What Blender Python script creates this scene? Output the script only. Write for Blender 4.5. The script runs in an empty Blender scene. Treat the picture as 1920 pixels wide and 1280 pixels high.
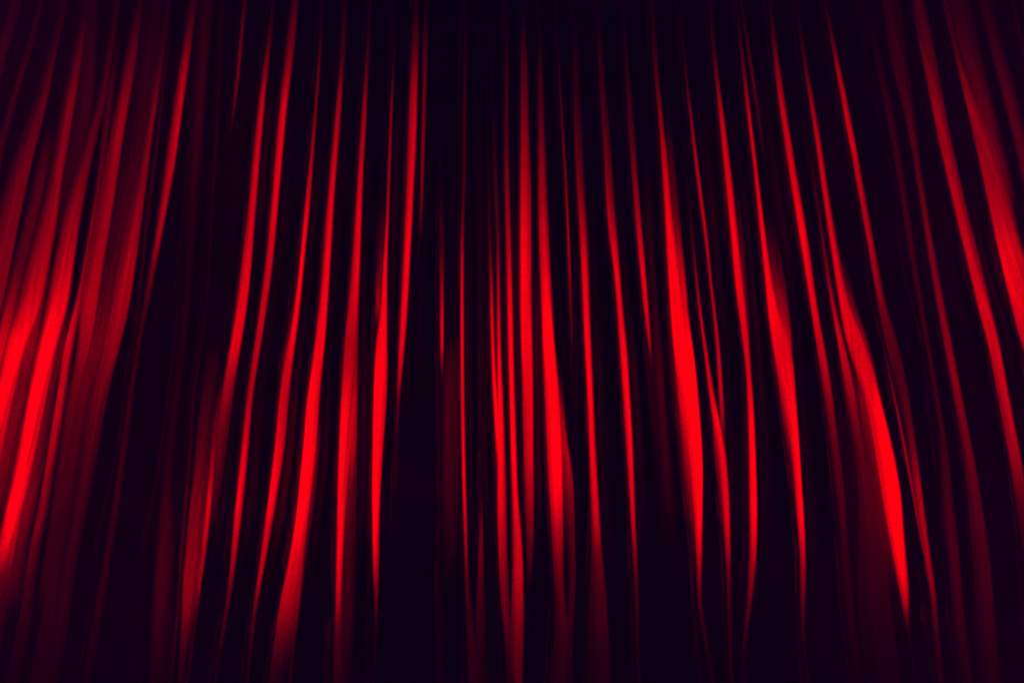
import bpy, math
import numpy as np

# ------------------------------------------------------------------ scene, camera, light
scene = bpy.context.scene
CAM = np.array((0.0, -8.0, 1.5))
PITCH = math.radians(25.0)
FOC = 1920 * 35.0 / 36.0                    # focal length in photo pixels
cam_d = bpy.data.cameras.new('camera')
cam_d.lens = 35.0
cam_d.sensor_width = 36.0
cam_d.clip_end = 200
cam = bpy.data.objects.new('camera', cam_d)
cam.location = CAM
cam.rotation_euler = (math.pi / 2 + PITCH, 0, 0)
scene.collection.objects.link(cam)
scene.camera = cam

world = bpy.data.worlds.new('World')
scene.world = world
world.use_nodes = True
bg = world.node_tree.nodes['Background']
bg.inputs['Color'].default_value = (0.014, 0.03, 0.60, 1)   # dim blue-violet ambient fill for the dark gaps
bg.inputs['Strength'].default_value = 0.22

LAMP = np.array((-45.0, -4.2, 5.4))         # three red stage spots on one stand far out in the wings
SPOTS = [(np.array((1.0, 0.0, 5.8)), math.radians(5.5), 0.394),     # aim, half cone, share
         (np.array((1.0, 0.0, 4.8)), math.radians(2.75), 0.380),
         (np.array((1.0, 0.0, 3.5)), math.radians(2.5), 0.224)]
E0 = 0.50                                   # N.L that exposes to display 255 in the beam centre
for aim, half, share in SPOTS:
    sp = bpy.data.lights.new('stage_spot', 'SPOT')
    sp.energy = 555000 * share
    sp.color = (1.0, 0.0, 0.0)
    sp.spot_size = 2 * half
    sp.spot_blend = 1.0
    sp.shadow_soft_size = 0.05
    spo = bpy.data.objects.new('stage_spot', sp)
    spo.location = LAMP
    _d = aim - LAMP
    spo.rotation_euler = (math.atan2(math.hypot(_d[0], _d[1]), -_d[2]), 0, math.atan2(_d[1], _d[0]) - math.pi / 2)
    scene.collection.objects.link(spo)

# weak violet fill lamps, unseen, added to lift the dim outer folds
for loc, watt, red in (((-6.4, -3.4, 8.3), 40, 0.30), ((6.4, -3.4, 8.3), 40, 0.30), ((-5.6, -3.2, 1.6), 34, 0.30), ((5.6, -3.2, 1.6), 40, 0.30)):
    wl = bpy.data.lights.new('violet_fill', 'POINT')
    wl.energy = watt
    wl.color = (red, 0.0, 1.0)
    wl.shadow_soft_size = 0.15
    wo = bpy.data.objects.new('violet_fill', wl)
    wo.location = loc
    scene.collection.objects.link(wo)

scene.render.resolution_x, scene.render.resolution_y = 1024, 682
scene.view_settings.view_transform = 'Standard'
scene.view_settings.look = 'None'
scene.view_settings.exposure = 0
scene.view_settings.gamma = 1

# ------------------------------------------------------------------ the lit streaks of the folds, measured
# bright streaks, shaped into the relief: keys (height key, left, right, brightness[, brightness at right])
F = []                                      # (keys, soft left, soft right, is fold)
def S(keys, sl=3.0, sr=3.0, fold=True):
    F.append((keys, sl, sr, fold))

# --- left wing
S([(0,33,41,40),(65,16,24,45),(130,-6,4,45),(400,-90,-60,60),(700,-170,-120,120),(950,-235,-185,100),(1200,-300,-250,40)],4,4)
S([(0,72,82,45),(110,44,55,50),(185,18,30,52),(280,-8,6,55),(450,-60,-25,90),(700,-125,-75,190),(950,-180,-130,120),(1200,-230,-180,40)],5,5)
S([(0,118,128,42),(85,97,108,55),(185,70,90,85),(300,28,60,112),(400,0,38,130),(500,-25,18,142),(590,-50,0,150),(750,-90,-45,230),(950,-140,-95,200),(1150,-180,-140,60)],16,3)
S([(0,160,170,32),(75,143,157,75),(100,138,155,95),(200,118,138,135),(350,92,113,145),(425,72,105,150),(500,50,90,170),(570,35,80,200),(640,12,48,255),(715,0,32,262),(790,-20,14,262),(865,-40,2,230),(940,-60,-12,200),(1050,-85,-38,110),(1150,-110,-60,55),(1250,-135,-85,35)],11,5)
S([(300,70,92,60),(400,50,72,90),(500,22,45,105),(570,8,30,150),(640,-8,12,200),(720,-20,-5,200),(800,-40,-20,100)],6,6,False)
S([(560,60,84,110),(640,44,68,155),(715,28,58,125),(790,12,42,130),(865,0,28,120),(940,-15,12,90)],6,6,False)
S([(0,216,224,48),(75,205,214,60),(175,187,200,75),(280,155,175,105),(390,122,152,150),(500,103,135,205),(570,90,128,240),(640,75,106,262),(715,59,93,280),(790,47,76,285),(865,33,62,285),(940,17,44,285),(990,6,34,270),(1030,-4,27,225),(1065,-12,22,150),(1110,-22,18,75),(1160,-30,10,50),(1280,-50,-10,35)],9,6)
S([(640,100,124,110),(715,90,108,95),(790,72,95,105),(865,58,85,110),(940,42,66,140),(990,32,56,120),(1040,22,48,80),(1110,10,40,55)],5,7,False)
S([(0,258,268,42),(50,245,262,85),(100,238,257,112),(200,218,240,140),(275,203,227,148),(350,188,217,150),(425,175,205,155),(500,158,192,165),(570,146,182,178),(640,150,172,160),(740,128,150,115),(840,112,135,80),(940,98,125,58),(1100,75,110,42)],7,4)
S([(150,200,214,55),(275,188,200,80),(350,180,188,100),(425,168,176,120),(500,155,162,150),(570,142,151,180),(640,120,136,205),(740,107,122,195),(840,90,107,175),(890,82,97,155),(940,75,91,142),(990,62,82,130),(1030,53,72,100),(1090,45,65,60),(1160,35,60,40)],3,6)
S([(0,312,320,40),(100,300,308,75),(200,280,293,132),(280,265,281,132),(340,255,275,135),(400,240,266,142),(500,220,253,160),(570,205,243,160),(640,195,226,150),(740,170,201,122),(840,154,184,88),(940,140,165,58),(1040,120,145,45),(1200,95,125,32)],15,4)
S([(500,190,222,75),(640,172,200,120),(740,140,172,95),(840,125,158,68),(940,110,142,52),(1040,95,125,44),(1200,70,110,34)],8,8,False)
S([(120,307,313,40),(300,287,294,46),(425,270,276,48),(520,262,268,40),(640,248,254,35)],3,3,False)
S([(-20,355,372,40),(0,355,373,55),(50,348,361,110),(100,340,357,165),(200,325,342,178),(300,311,329,188),(400,297,310,172),(450,290,302,155),(500,280,291,112),(575,267,278,62),(640,255,263,50),(740,240,250,50),(840,225,237,50),(940,212,225,48),(1040,195,208,40),(1150,175,195,30)],4,3)
S([(0,365,395,32),(150,360,385,36),(300,352,375,34),(450,345,365,26),(640,335,350,26),(890,305,320,38),(990,297,328,55),(1065,290,324,60),(1140,286,324,50),(1215,284,320,40),(1280,280,318,30)],9,9)
S([(0,412,420,28),(200,404,412,30),(400,394,400,28),(600,382,388,24),(740,358,364,38),(840,354,359,60),(940,345,350,80),(1040,337,342,92),(1115,332,336,70),(1190,325,332,50),(1260,318,326,35)],3,3)
S([(700,384,410,36),(780,372,400,58),(840,367,397,90),(890,362,393,110),(940,356,390,128),(990,351,385,140),(1040,347,380,146),(1090,342,373,150),(1140,340,367,140),(1180,339,360,110),(1215,337,352,72),(1280,332,342,48)],3,4)
S([(780,401,412,110),(840,395,404,150),(890,391,400,185),(940,387,396,215),(990,382,391,205),(1040,376,385,185),(1090,370,377,180),(1125,366,372,130),(1160,362,368,60)],4,3,False)
S([(-20,150,182,34),(100,146,178,45),(200,140,176,46),(300,118,150,44),(400,96,120,40),(460,84,102,34)],7,7,False)
S([(0,268,302,30),(100,254,300,40),(200,244,284,44),(280,232,268,50),(340,222,258,60),(420,208,245,70),(500,196,225,80)],8,9,False)
S([(0,372,398,40),(120,366,388,44),(250,358,380,42),(350,352,370,34),(450,346,360,28)],9,9,False)
# --- left of centre
S([(0,455,461,70),(60,450,456,135),(100,447,452,152),(150,442,448,142),(200,436,442,110),(240,431,434,50)],3,3,False)
S([(0,509,516,36),(50,504,511,65),(100,497,505,132),(200,484,495,190),(300,474,486,202),(400,464,478,202),(500,452,470,222),(570,443,463,225),(640,433,452,225),(690,424,444,185),(740,414,437,150),(790,407,430,125),(840,400,425,105),(900,396,416,80),(960,392,408,50)],4,3)
S([(-20,548,562,40),(0,545,560,65),(50,539,555,112),(125,532,547,152),(200,524,537,200),(300,515,528,202),(400,507,519,212),(500,497,510,192),(640,477,490,178),(740,462,473,175),(840,452,465,225),(940,442,455,238),(990,437,449,215),(1065,431,440,162),(1140,422,429,92),(1205,410,417,60),(1240,404,410,30)],3,3)
S([(0,601,606,26),(75,598,603,62),(125,595,600,122),(200,589,594,142),(300,580,587,172),(400,570,579,222),(500,561,569,238),(575,552,562,232),(640,541,553,228),(690,530,547,205),(740,523,542,205),(840,515,533,245),(940,502,517,262),(1015,492,504,225),(1090,482,489,200),(1140,473,480,125),(1240,464,469,58)],3,3)
S([(600,543,556,100),(640,534,546,125),(690,527,540,110)],5,4,False)
S([(0,640,652,36),(100,639,646,72),(175,632,641,152),(250,625,636,182),(350,616,627,214),(450,607,621,235),(550,600,615,238),(640,590,609,238),(690,585,604,240),(740,575,598,265),(840,568,593,285),(940,558,581,290),(990,552,575,270),(1040,543,569,232),(1090,533,566,200),(1150,518,561,165),(1190,517,554,125),(1240,507,540,56),(1280,500,530,40)],3,3)
S([(840,590,599,110),(940,580,590,120),(1040,568,574,90),(1120,560,564,130),(1160,553,558,120),(1200,548,553,70)],4,4,False)
S([(0,692,696,32),(100,685,692,62),(150,682,689,112),(225,677,686,162),(300,672,681,182),(400,666,677,222),(500,659,674,232),(570,652,672,210),(640,645,670,175),(690,642,669,190),(740,639,669,220),(790,637,660,250),(840,635,657,265),(915,633,649,270),(990,631,645,262),(1065,630,641,235),(1140,628,639,172),(1190,627,643,92),(1280,624,648,50)],3,3)
S([(740,658,669,190),(840,652,669,185),(915,646,668,115),(990,642,667,82),(1065,640,666,62),(1140,638,664,48),(1240,640,660,35)],4,3,False)
S([(0,740,743,26),(100,737,740,42),(150,734,737,112),(200,731,735.5,152),(300,727.5,731.5,184),(400,724.5,728.5,204),(500,717,725,232),(575,714,725,238),(640,704,725,240),(690,701,727,252),(740,700,725,265),(840,698,717,285),(940,697,711,285),(1040,698,710,225),(1090,700,709,152),(1140,701,708,82),(1175,703,707,42)],2,3)
S([(430,709,722,55),(500,705,718,110),(575,703,716,185)],3,3,False)
S([(0,775,785,30),(25,773,783,48),(65,772,785,92),(100,771,784,132),(150,769,782,172),(250,765,780,194),(350,762,775,214),(450,757,770,238),(550,752,765,234),(640,748,759,214),(690,745,754,200),(730,744,750,150),(760,743,747,75),(800,740,750,35),(900,735,748,28)],3,3)
S([(50,792,800,52),(100,792,801,92),(175,791,799,112),(250,790,797,132),(325,788,794,142),(375,787,793,132),(425,786,791,72),(450,785,789,32)],3,3,False)
S([(400,822,830,40),(460,823,832,72),(500,824,831,122),(550,824,831,175),(640,825,831,236),(680,826,830,155),(705,827,830,70)],3,3)
S([(690,832,860,52),(740,831,862,66),(840,830,862,62),(940,830,860,46),(1040,832,858,28)],8,5,False)
S([(50,870,875,26),(100,869,875,46),(200,867,873,62),(300,867,873,68),(375,866,871,82),(425,863,869,122),(500,862.5,868.5,204),(640,863,869,246),(790,864,870,256),(890,866,872,256),(990,869,875,204),(1065,871,876,132),(1140,873,881,62),(1280,876,912,44)],2,2.5)
S([(300,899,903,26),(600,899,903,30),(930,900,903,45),(960,900.5,904,100),(990,898,904,135),(1040,897,905,122),(1090,894,907,72),(1140,892,910,48),(1250,888,915,34)],3,4)
# --- centre cluster
S([(300,912,916,25),(425,915,919,62),(500,917,922,132),(575,918,925,204),(640,920,926,236),(690,921.5,928,250),(740,924,931,262),(790,927,935,262),(840,930,937,250)],2.5,2.5,False)
S([(250,922,928,30),(350,926,932,62),(450,930,936,112),(550,931,937,194),(640,931.5,938,236),(690,932,939,255),(740,933,942,270),(840,933,945,270),(940,932,948,236),(1040,934,950,172),(1090,936,952,132),(1140,939,955,110),(1190,945,958,70),(1240,950,960,50)],2.5,3)
S([(100,947,953,42),(250,945,952,82),(350,945,955,132),(450,948,957,184),(550,950,960,236),(640,952,962,246),(740,955,964,262),(840,957,967,265),(940,960,970,236),(990,961,976,224),(1040,961,979,214),(1090,960,981,194),(1140,958,981,155),(1190,956,981,140),(1240,954,980,125),(1275,962,979,115),(1330,965,978,50)],2.5,3)
S([(50,977,985,30),(100,976,988,62),(175,976,990,112),(250,976,991,154),(350,975,995,194),(450,975,995,236),(550,975,996,250),(640,976,997,252),(740,979,999,245),(840,981,999,232),(915,983,1000,192),(990,985,1000,142),(1040,987,999,102),(1075,990,996,55)],3,3)
S([(50,1011,1014,25),(150,1008,1017,62),(225,1008.5,1019,92),(300,1009,1022,142),(375,1009,1025,174),(450,1010,1028,214),(550,1014,1033,248),(640,1016.5,1038,262),(740,1021,1048,275),(790,1023,1051,275),(840,1025,1053,278),(890,1027,1054,270),(940,1030,1054,248),(990,1033,1055,194),(1040,1035,1055,152),(1090,1039,1055,112),(1140,1041,1060,72),(1190,1040,1070,58),(1280,1026,1060,40)],2.5,4)
S([(770,1050,1056,160),(840,1053,1064,200),(890,1055,1074,172),(940,1054,1077,122),(990,1060,1077,74),(1040,1065,1079,62),(1090,1066,1079,56),(1140,1065,1077,52),(1190,1060,1072,45)],3,2.5,False)
S([(50,1042,1045,25),(150,1047,1051,52),(225,1051,1055,92),(300,1056,1060,142),(375,1060.5,1064,174),(475,1064,1069,194),(550,1067,1071.5,154),(640,1070,1073,118),(665,1071,1073.5,70)],2.5,2)
# --- right of centre
S([(100,1074,1084,30),(200,1075,1089,52),(275,1077,1092,82),(350,1081,1094,134),(425,1086,1099,184),(500,1090,1102,236),(640,1095,1106.5,250),(740,1101,1111,256),(840,1104,1115,246),(940,1107,1121,228),(990,1109,1124,192),(1040,1109,1127,122),(1090,1105,1134,76),(1140,1102,1138,56),(1280,1098,1145,34)],3,4)
S([(50,1118,1126,26),(150,1122,1132,52),(225,1127,1141,72),(300,1132,1147,112),(375,1136,1150,154),(425,1139,1155,194),(500,1150,1161,236),(575,1157,1166,230),(640,1161,1174,246),(740,1167,1180,256),(840,1174,1186,246),(915,1179,1188,228),(990,1183,1191,192),(1040,1186,1194,132),(1090,1189,1196,82),(1165,1191,1197,46),(1230,1191,1199,30)],3,3)
S([(50,1167,1173,25),(125,1170,1178,42),(200,1175,1185,62),(275,1180,1191,102),(350,1186,1196,144),(425,1192,1202,184),(500,1199,1209,214),(575,1206,1215,214),(640,1213.5,1220,182),(665,1217,1221.5,120),(688,1220,1222.5,40)],3,3)
S([(0,1217,1226,26),(100,1222,1232,52),(150,1227,1234,92),(225,1235,1242,152),(300,1240,1251,194),(375,1245,1257,224),(425,1248,1262,246),(500,1252,1276,248),(575,1256,1290,250),(640,1260,1296,262),(690,1266,1304,275),(740,1271,1308,280),(790,1282,1312,280),(840,1290,1316,285),(890,1295,1317,280),(940,1299,1316,270),(990,1302,1316,260),(1040,1305,1315,205),(1090,1307,1314,132),(1140,1306,1314,62),(1190,1315,1325,40),(1250,1330,1338,34)],3,3)
S([(300,1250,1265,60),(375,1256,1272,90),(425,1260,1275,132),(500,1270,1283,184),(570,1280,1289,220)],3,3,False)
S([(740,1269,1280,225),(790,1275,1292,210),(840,1279,1296,182),(890,1282,1298,152),(940,1287,1302,122),(990,1292,1304,70),(1040,1298,1306,40)],3,4,False)
S([(330,1288,1291,22),(425,1294,1298,62),(500,1301,1305,142),(575,1308,1313,204),(640,1317,1322.5,214),(690,1323,1330,206),(740,1329,1337,216),(790,1336,1349,236),(840,1343,1360,222),(890,1350,1364,222),(940,1354,1367,225),(990,1357,1369,204),(1040,1360,1369,154),(1090,1362,1370,82),(1140,1362,1370,52),(1280,1366,1374,34)],2.5,2.5)
S([(800,1336,1345,160),(840,1337,1350,150),(890,1342,1354,122),(940,1347,1357,95),(990,1351,1360,60)],3,4,False)
S([(50,1274,1278,26),(100,1280,1284,46),(150,1285,1288,92),(200,1290,1295,142),(250,1296,1301,154),(300,1301,1307,184),(375,1311,1317,194),(450,1321,1327,194),(525,1329,1334,184),(640,1342,1348,204),(715,1346,1354,204),(765,1349,1357,194),(800,1351,1358,140)],2.5,2.5,False)
S([(25,1328,1337,32),(100,1334,1342,62),(150,1341,1347,132),(225,1349,1357,204),(300,1356,1367,214),(375,1364,1376,230),(450,1371,1384,236),(525,1377,1392,236),(640,1392,1404,215),(690,1399,1406,205),(740,1401,1411,236),(790,1403,1414,256),(890,1404,1417,262),(940,1405,1419,260),(990,1405,1419,230),(1040,1405,1418,184),(1090,1402,1414,132),(1140,1399,1407,86),(1190,1394,1400,54),(1240,1388,1393,28)],3,3)
S([(420,1384,1392,60),(525,1390,1399,90),(600,1396,1404,80)],4,4,False)
S([(25,1380,1385,36),(75,1384,1389,82),(125,1391,1397,122),(175,1396,1402,174),(250,1405,1411,204),(325,1414,1420,214),(400,1421,1429,234),(475,1429,1439,238),(550,1437,1452,248),(600,1440,1464,245),(640,1446,1482,228),(690,1454,1489,230),(740,1464,1491,248),(790,1475,1495,265),(840,1483,1499,272),(890,1489,1501,268),(940,1491,1505,265),(990,1496,1508,245),(1040,1500,1510,184),(1090,1500,1510.5,132),(1140,1500,1509,82),(1185,1501,1507,38)],3,2.5)
S([(470,1436,1462,60),(550,1444,1475,150),(640,1452,1485,205),(690,1456,1484,215),(740,1461,1480,195),(790,1467,1485,155),(840,1475,1490,112),(890,1481,1492,72),(940,1487,1494,45)],4,4,False)
S([(0,1387,1391,32),(75,1397,1402,82),(125,1405,1411,104),(175,1412,1417,104),(225,1421,1426,80),(275,1428,1432,44)],2.5,3,False)
# --- right wing
S([(0,1442,1447,32),(25,1443,1449,52),(75,1446,1454,94),(125,1451,1461,154),(200,1461,1472,196),(275,1472,1484,218),(350,1484,1496,242),(425,1496,1510,266),(500,1508,1521,260),(575,1519,1531,242),(640,1529.5,1543,212),(715,1540,1557,164),(790,1550,1567,124),(865,1560,1577,92),(940,1567,1585,66),(1040,1576,1592,40),(1150,1582,1602,28)],3,3)
S([(310,1520,1524,36),(375,1529,1533,92),(450,1540,1543.5,134),(525,1550,1556,154),(575,1558,1565,184),(640,1570,1580,208),(715,1581,1600,174),(790,1592,1610,124),(840,1602,1620,92),(940,1610,1640,66),(1040,1606,1665,45),(1150,1606,1672,30)],2.5,4)
S([(20,1493,1498,30),(75,1499,1505,62),(125,1507,1513,102),(175,1515,1521,154),(250,1527,1535,186),(325,1537,1546,196),(400,1548,1557,216),(475,1559,1571,222),(550,1571,1586,228),(600,1578,1602,225),(640,1585,1622,220),(690,1602,1637,225),(740,1620,1647,242),(790,1631,1660,270),(840,1639,1672,285),(890,1647,1682,290),(940,1655,1690,290),(990,1664,1691,285),(1040,1673,1696,272),(1090,1683,1702,245),(1130,1691,1704,202),(1155,1696,1702.5,120),(1175,1699,1702,45)],3,5)
S([(560,1584,1598,110),(640,1615,1628,150),(700,1625,1640,130)],4,6,False)
S([(740,1604,1625,135),(790,1612,1635,120),(840,1620,1642,95),(940,1630,1658,70),(1040,1640,1675,50)],6,6,False)
S([(0,1544,1548,36),(50,1552,1559,82),(75,1557,1562,124),(125,1566,1574,184),(200,1580,1589,206),(275,1594,1604,206),(350,1607,1617,196),(425,1621,1632,186),(500,1634,1646,164),(575,1646,1660,122),(640,1658,1682,84),(715,1676,1700,62),(790,1695,1710,84),(840,1702,1717,114),(890,1710,1724,154),(940,1717,1730,174),(990,1725,1736,174),(1040,1734,1743,164),(1090,1741,1751,152),(1140,1747,1756,110),(1190,1751,1760,62),(1270,1756,1768,42)],3,4)
S([(640,1651,1655,42),(690,1662,1667,92),(740,1674,1679,134),(790,1683,1688,164),(865,1698,1703,174),(940,1712,1717,164),(990,1721,1726,154),(1065,1735,1740,134),(1110,1742,1746,70)],2.5,2.5,False)
S([(100,1638,1652,32),(250,1668,1684,46),(350,1685,1697,56),(450,1700,1712,62),(550,1717,1727,56),(640,1733,1742,52),(740,1750,1760,52),(840,1762,1776,56),(940,1762,1786,62),(1040,1775,1798,62),(1140,1785,1806,46),(1250,1795,1820,34)],5,4)
S([(-20,1650,1688,38),(0,1652,1690,42),(100,1667,1697,48),(175,1685,1710,56),(225,1700,1715,68),(300,1712,1722,84),(375,1725,1735,108),(450,1736,1747,128),(525,1749,1761,134),(640,1768,1783,140),(715,1782,1797,144),(790,1795,1812,128),(865,1807,1827,108),(940,1815,1840,88),(1040,1822,1855,66),(1140,1830,1864,50),(1240,1836,1870,36)],4,4)
S([(-20,1706,1730,60),(0,1710,1735,82),(50,1717,1742,98),(125,1732,1757,134),(200,1747,1770,152),(275,1762,1785,162),(350,1780,1802,168),(425,1797,1820,178),(500,1816,1840,186),(575,1832,1856,204),(640,1852,1873,206),(715,1865,1885,204),(790,1880,1900,194),(865,1892,1915,164),(915,1900,1922,122),(965,1908,1930,82),(1040,1918,1944,52),(1140,1930,1960,36)],4,4)
S([(-20,1760,1776,48),(0,1765,1780,62),(50,1777,1787,82),(100,1789,1798,98),(150,1801,1816,134),(200,1812,1832,152),(275,1830,1868,158),(350,1846,1888,172),(425,1862,1904,206),(475,1873,1918,230),(525,1884,1930,230),(575,1896,1940,218),(640,1913,1960,206),(715,1935,1985,180),(850,1965,2015,120),(1000,1995,2045,60)],3,7)
S([(0,1782,1818,50),(50,1788,1828,60),(100,1798,1838,66),(150,1815,1848,82),(200,1832,1860,100),(275,1865,1880,95),(350,1886,1898,80)],6,8,False)
S([(0,1835,1860,46),(75,1852,1875,56),(150,1872,1897,72),(225,1892,1915,82),(300,1910,1935,84),(450,1945,1970,140),(640,1990,2015,190),(850,2030,2060,120),(1050,2070,2100,50)],5,6)
S([(0,1896,1901,38),(65,1909,1914,46),(150,1928,1936,50),(400,1990,2005,120),(640,2045,2065,190),(900,2100,2125,110),(1100,2140,2165,40)],4,4)
# --- cloth outside the frame goes on in the same way
for k in range(7):
    x0 = 2010 + 62 * k
    S([(y, 960 + (x0 - 960) * (y + 3400) / 3700 - 9, 960 + (x0 - 960) * (y + 3400) / 3700 + 9 + 5 * (k % 3), v)
       for y, v in ((-300, 40), (0, 60), (300, 150), (640, 210), (900, 150), (1150, 60), (1500, 30))], 3, 4)
    x0 = -40 - 66 * k
    S([(y, 960 + (x0 - 960) * (y + 3400) / 3700 - 10 - 4 * (k % 3), 960 + (x0 - 960) * (y + 3400) / 3700 + 10, v)
       for y, v in ((-300, 30), (0, 45), (100, 46))] if k < 0 else
      [(y, 960 + (x0 - 960) * (y + 3400) / 3700 - 22 - 4 * (k % 3) - y * 0.02, 960 + (x0 - 960) * (y + 3400) / 3700 - 6, v)
       for y, v in ((-300, 25), (0, 40), (300, 70), (640, 150 if k > 2 else 60), (900, 120), (1150, 45), (1500, 25))], 4, 4, k > 2)

# streak brightness on a working sheet (photo pixels, with margins)
GX0, GX1, GY0, GY1, GSX, GSY = -560, 2480, -360, 1660, 1.0, 4.0
gx = np.arange(GX0, GX1 + .1, GSX)
gy = np.arange(GY0, GY1 + .1, GSY)

def lin(v):
    c = np.clip(v, 0, None) / 255.0
    return np.where(c < 0.04045, c / 12.92, ((c + 0.055) / 1.055) ** 2.4)

def smooth1(a, s):
    n = int(3 * s) + 1
    k = np.exp(-0.5 * (np.arange(-n, n + 1) / s) ** 2)
    k /= k.sum()
    return np.convolve(np.pad(a, n, mode='edge'), k, 'valid')

def blur_axis(A, s, ax):
    n = int(3 * s) + 1
    k = np.exp(-0.5 * (np.arange(-n, n + 1) / s) ** 2)
    k /= k.sum()
    P = np.pad(A, [(n, n) if i == ax else (0, 0) for i in (0, 1)], mode='edge')
    out = np.zeros_like(A)
    for i, w in enumerate(k):
        out += w * (P[i:i + A.shape[0]] if ax == 0 else P[:, i:i + A.shape[1]])
    return out

def box_blur(A, r):
    for _ in range(3):
        P = np.cumsum(np.pad(A, ((0, 0), (r + 1, r)), mode='edge'), 1)
        A = (P[:, 2 * r + 1:] - P[:, :-2 * r - 1]) / (2 * r + 1)
    return A

VPY = -3400.0
def track(keys):
    k = np.array([q[:4] for q in keys], float)
    y, xl, xr, v = k.T
    xs = []
    for x in (xl, xr):
        xe = np.interp(gy, y, x)
        lo, hi = gy < y[0], gy > y[-1]
        xe[lo] = 960 + (x[0] - 960) * (gy[lo] - VPY) / (y[0] - VPY)
        xe[hi] = 960 + (x[-1] - 960) * (gy[hi] - VPY) / (y[-1] - VPY)
        xs.append(smooth1(xe, 8.0))
    yy, vv = list(y), list(v)
    yy = [yy[0] - (80 if yy[0] > 30 else 260)] + yy + [yy[-1] + (45 if yy[-1] < 1130 else 160)]
    vv = [0 if y[0] > 30 else vv[0] * .5] + vv + [0 if y[-1] < 1130 else vv[-1] * .6]
    ve = smooth1(np.interp(gy, yy, vv), 2.5)
    return xs[0], xs[1], ve

def sstep(t):
    t = np.clip(t, 0, 1)
    return t * t * (3 - 2 * t)

T = np.zeros((len(gy), len(gx)))
mid_tracks = []
for keys, sl, sr, fold in F:
    xl, xr, v = track(keys)
    if fold:
        mid_tracks.append((xl, xr, max(q[2] - q[1] for q in keys)))
    v = v * (0.68 + 0.32 * sstep((gy + 20) / 230)) * (1 - 0.3 * sstep((gy - 1110) / 170))    # streak brightness fades at top and bottom, put into the relief
    lv = lin(v * (np.clip(v, 1, None) / 255) ** (0.24 * sstep((v - 40) / 90)))[:, None]
    a = max(0, int((min(xl.min(), xr.min()) - 50 - GX0) / GSX))
    b = min(len(gx), int((max(xl.max(), xr.max()) + 50 - GX0) / GSX))
    if b <= a:
        continue
    X = gx[None, a:b]
    prof = sstep((X - xl[:, None] - 0.7) / (1.6 * sl) + .5) * sstep((xr[:, None] - X - 0.7) / (1.6 * sr) + .5)
    # shading put into the slope, one flank of a streak brighter: the flank changes over half-way down, mirrored about the middle
    wid = np.maximum(xr - xl, 1.0)
    core = sstep((gy - 480) / 320)
    core = np.where(0.5 * (xl + xr) < 960, 1 - core, core)
    tt = np.clip((X - xl[:, None]) / wid[:, None], 0, 1)
    off = np.abs(tt - (0.15 + 0.7 * core)[:, None])
    prof = prof * (1.05 - sstep((wid - 6) / 10)[:, None] * (0.42 * sstep((off - 0.38) / 0.22) + 0.12 * off))
    T[:, a:b] = np.maximum(T[:, a:b], lv * prof)
T = blur_axis(T, 0.6, 1)

# ------------------------------------------------------------------ drape the cloth
DX = 0.0051
xs = np.arange(-6.9, 6.9, DX)
REF = -LAMP[0]                                # rows of the mesh run along the lamp's rays
zs = np.concatenate([np.arange(-0.2, 1.6, 0.06), np.arange(1.6, 10.4, 0.0255), np.arange(10.4, 12.8, 0.06)])
NX, NZ = len(xs), len(zs)
XX, _Z = np.meshgrid(xs, zs)
ZZ = LAMP[2] + (_Z - LAMP[2]) * (XX - LAMP[0]) / REF
ca, sa = math.cos(PITCH), math.sin(PITCH)

def project(x, y, z):
    dx, dy, dz = x - CAM[0], y - CAM[1], z - CAM[2]
    f = dy * ca + dz * sa
    u = -dy * sa + dz * ca
    return 960 + FOC * dx / f, 640 - FOC * u / f

def sample(A, px, py):
    fx = np.clip((px - GX0) / GSX, 0, A.shape[1] - 1.001)
    fy = np.clip((py - GY0) / GSY, 0, A.shape[0] - 1.001)
    i, j = fy.astype(int), fx.astype(int)
    u, v = fy - i, fx - j
    return (A[i, j] * (1 - u) * (1 - v) + A[i, j + 1] * (1 - u) * v + A[i + 1, j] * u * (1 - v) + A[i + 1, j + 1] * u * v)

def beam(x, y, z):
    v = np.stack([x - LAMP[0], y - LAMP[1], z - LAMP[2]])
    r = np.sqrt((v ** 2).sum(0))
    t = 0
    for aim, half, share in SPOTS:
        ax = (aim - LAMP) / np.linalg.norm(aim - LAMP)
        c = (v * ax[:, None, None]).sum(0) / r
        t = t + share * sstep((c - math.cos(half)) / (1 - math.cos(half)))
    return t * (46.2 / r) ** 2

def wrinkle(sx, sz, seed):
    r = np.random.default_rng(seed)
    nx, nz = int(13.8 / sx) + 3, int(20 / sz) + 3
    A = r.standard_normal((nz, nx))
    fx, fz = (XX - xs[0]) / sx, (ZZ + 2.0) / sz
    i, j = fz.astype(int), fx.astype(int)
    u, v = sstep(fz - i), sstep(fx - j)
    return A[i, j] * (1 - u) * (1 - v) + A[i, j + 1] * (1 - u) * v + A[i + 1, j] * u * (1 - v) + A[i + 1, j + 1] * u * v
WR = 1 + 0.14 * wrinkle(0.022, 1.6, 1) + 0.07 * wrinkle(0.05, 1.6, 2) + 0.04 * wrinkle(0.09, 0.5, 3)

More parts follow.
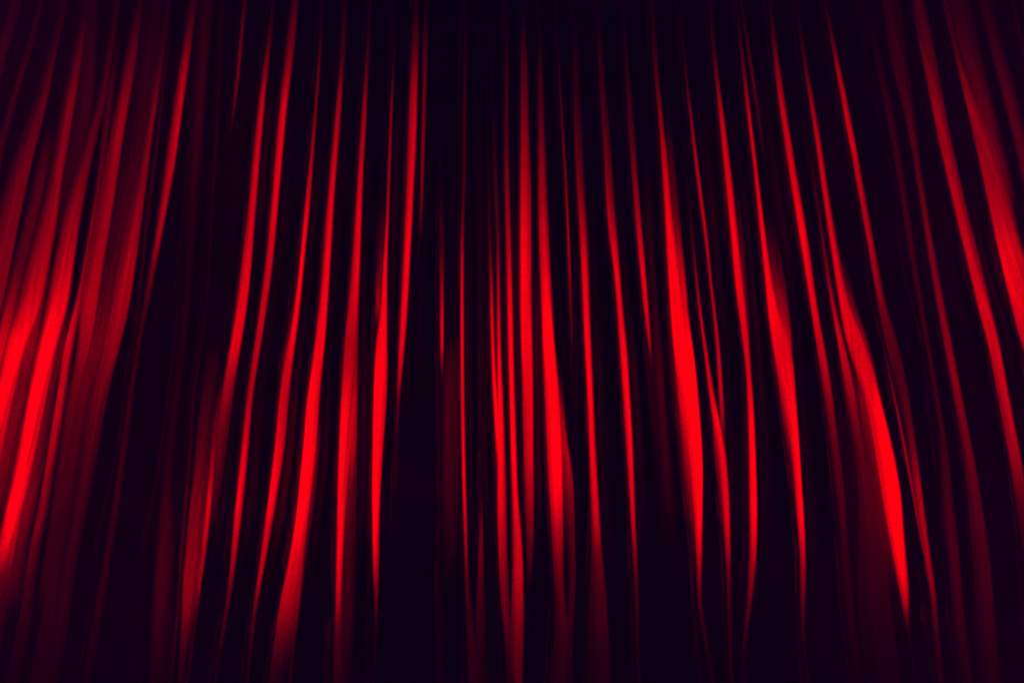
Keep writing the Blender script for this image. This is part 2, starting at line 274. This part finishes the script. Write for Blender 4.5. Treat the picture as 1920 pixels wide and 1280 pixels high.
D = np.zeros((NZ, NX))
D0 = np.zeros(NZ)                             # where each row of the cloth starts, so that it hangs about one plane
DZ = np.zeros((NZ, NX))
VIEW = np.abs(xs) < 5.2
for it in range(12):
    px, py = project(XX, -D, ZZ)
    B = np.clip(beam(XX, -D, ZZ), 0.012, None)
    I = np.clip(sample(T, px, py) * WR * E0 / np.maximum(B, 0.12), 0, 0.86)
    I = np.maximum(I, np.minimum(0.03, 0.0003 * E0 / B))
    if it < 7:
        G = np.clip(np.gradient(D, axis=0) / np.gradient(ZZ, axis=0), -0.6, 0.6)
        DZ = 0.5 * DZ + 0.5 * blur_axis(blur_axis(G, 4.0, 0), 4.0, 1)
    SG = (zs - LAMP[2]) / REF
    d = D0.copy()
    E = np.zeros_like(D)
    dp = np.zeros(NZ)
    for j in range(NX):
        run = xs[j] - LAMP[0]
        a = (-LAMP[1] - d) / run
        R = np.sqrt(1 + a * a + ((zs - LAMP[2]) / REF) ** 2)
        Ij = I[:, j]
        for _ in range(4):
            dp = Ij * R * np.sqrt(1 + (dp - SG * DZ[:, j]) ** 2 + DZ[:, j] ** 2) - a
        dp = np.clip(dp, -1.0, 1.8)
        E[:, j] = d
        d = d + dp * DX
    LO = box_blur(E, 40)
    E = E + blur_axis(LO, 2.5, 0) - LO
    # hollows between the crests
    lit = sstep(I * B / 0.004)
    H = np.where(lit > 0.5, 0.0, 0.6)
    W = 0.045                                 # vertical cost per metre: hollows run out slowly
    zc = zs * W
    for _ in range(2):
        H = np.minimum.accumulate(H - XX, 1) + XX
        H = (np.minimum.accumulate((H + XX)[:, ::-1], 1))[:, ::-1] - XX
        H = np.minimum.accumulate(H - zc[:, None], 0) + zc[:, None]
        H = (np.minimum.accumulate((H + zc[:, None])[::-1], 0))[::-1] - zc[:, None]
    H = np.clip(H - 0.008, 0, None)
    K = np.clip(box_blur(I * B, 20) / 0.06, 0.04, 1.0)
    K = blur_axis(K, 6.0, 0)
    dip = K * 0.6 * H ** 3 / (H * H + 0.06 ** 2)
    dip = dip / (1 + dip / 0.12)
    dip = blur_axis(dip, 1.4, 1)
    dip = blur_axis(dip, 2.0, 0)
    if it < 6:
        D0 = D0 - 0.6 * smooth1(E[:, VIEW].mean(1), 6.0)
    Dn = E - dip
    err = np.abs(Dn - D).max()
    D = Dn if it in (0, 11) else 0.4 * D + 0.6 * Dn
    print('drape', it, 'change %.4f' % err, 'depth %.2f..%.2f' % (D.min(), D.max()))
print('end drift per row (bottom..top):', np.round((E[::40, -1]), 2), 'Imax', I.max(), 'Imean', I.mean())

# ------------------------------------------------------------------ velvet
mat = bpy.data.materials.new('red_velvet')
mat.use_nodes = True
nt = mat.node_tree
N, L = nt.nodes, nt.links
bsdf = N['Principled BSDF']
bsdf.inputs['Roughness'].default_value = 0.95
bsdf.inputs['Specular IOR Level'].default_value = 0.05
tc = N.new('ShaderNodeTexCoord')
mp = N.new('ShaderNodeMapping'); mp.inputs['Scale'].default_value = (1, 1, 0.55)
L.new(tc.outputs['Object'], mp.inputs['Vector'])
n1 = N.new('ShaderNodeTexNoise'); n1.inputs['Scale'].default_value = 95; n1.inputs['Detail'].default_value = 3
L.new(mp.outputs['Vector'], n1.inputs['Vector'])
n2 = N.new('ShaderNodeTexNoise'); n2.inputs['Scale'].default_value = 3.0; n2.inputs['Detail'].default_value = 4
L.new(tc.outputs['Object'], n2.inputs['Vector'])
mx = N.new('ShaderNodeMix'); mx.data_type = 'RGBA'
mx.inputs['A'].default_value = (0.225, 0.004, 0.024, 1)
mx.inputs['B'].default_value = (0.375, 0.008, 0.058, 1)
ad = N.new('ShaderNodeMath'); ad.operation = 'MULTIPLY_ADD'
L.new(n1.outputs['Fac'], ad.inputs[0]); ad.inputs[1].default_value = 2.2; ad.inputs[2].default_value = -0.6
av = N.new('ShaderNodeMath'); av.operation = 'MULTIPLY_ADD'
L.new(n2.outputs['Fac'], av.inputs[0]); av.inputs[1].default_value = 0.5; L.new(ad.outputs[0], av.inputs[2])
sb = N.new('ShaderNodeMath'); sb.operation = 'SUBTRACT'; sb.use_clamp = True
L.new(av.outputs[0], sb.inputs[0]); sb.inputs[1].default_value = 0.25
L.new(sb.outputs[0], mx.inputs['Factor'])
L.new(mx.outputs['Result'], bsdf.inputs['Base Color'])

# ------------------------------------------------------------------ curtain, fold by fold
P = np.stack([XX, -D, ZZ], -1)
tx = np.gradient(P, axis=1)
tz = np.gradient(P, axis=0)
NV = np.cross(tx, tz)                          # x cross z = -y: towards the house
NV /= np.linalg.norm(NV, axis=-1, keepdims=True)

curtain = bpy.data.objects.new('stage_curtain', None)
curtain.location = (0, 0, 0.9)
scene.collection.objects.link(curtain)
curtain['label'] = 'tall red velvet stage curtain hanging in deep vertical folds under red light'
curtain['category'] = 'curtain'

px, py = project(XX, -D, ZZ)
mt = sorted(mid_tracks, key=lambda t: np.interp(640, gy, 0.5 * (t[0] + t[1])))
seams = []
kept = []
for a, b in zip(mt[:-1], mt[1:]):
    s = 0.5 * (a[1] + b[0])
    if not -130 < np.interp(640, gy, s) < 2060:
        continue
    if seams:
        s = np.maximum(s, seams[-1] + 8)
    seams.append(s)
    kept.append(b)
    first = a if len(kept) == 1 else first
owner = np.zeros((NZ, NX), int)
for s in seams:
    owner += px > np.interp(py, gy, s)
owner = np.maximum.accumulate(owner, 1)
fo = owner[:-1, :-1]                           # owner of each face
inside = (ZZ[:-1, :-1] > 0.9) & (ZZ[:-1, :-1] < 11.4)
idx = np.arange(NZ * NX).reshape(NZ, NX)
quads = np.stack([idx[:-1, :-1], idx[:-1, 1:], idx[1:, 1:], idx[1:, :-1]], -1)
Pf, Nf = P.reshape(-1, 3), NV.reshape(-1, 3)
base = np.array((0, 0, 0.9))
nf = 0
for k in range(len(seams) + 1):
    q = quads[(fo == k) & inside]
    if len(q) < 50:
        continue
    used, inv = np.unique(q.ravel(), return_inverse=True)
    co, no = Pf[used], Nf[used]
    c = co.mean(0); c[2] = 0.9; c = np.round(c, 3)
    kind = 'narrow_pleat' if ([first] + kept)[k][2] < 15.5 else 'fold'
    me = bpy.data.meshes.new(kind)
    me.vertices.add(len(used))
    me.vertices.foreach_set('co', (co - c).astype(np.float32).ravel())
    me.loops.add(q.size)
    me.loops.foreach_set('vertex_index', inv.astype(np.int32).ravel())
    me.polygons.add(len(q))
    me.polygons.foreach_set('loop_start', np.arange(0, q.size, 4, dtype=np.int32))
    me.update(calc_edges=True)
    me.validate()
    me.polygons.foreach_set('use_smooth', np.ones(len(q), bool))
    me.normals_split_custom_set_from_vertices(no.tolist())
    me.materials.append(mat)
    ob = bpy.data.objects.new(kind, me)
    ob.location = c - base
    ob.parent = curtain
    scene.collection.objects.link(ob)
    nf += 1
print('folds', nf, 'quads', len(quads.reshape(-1, 4)))
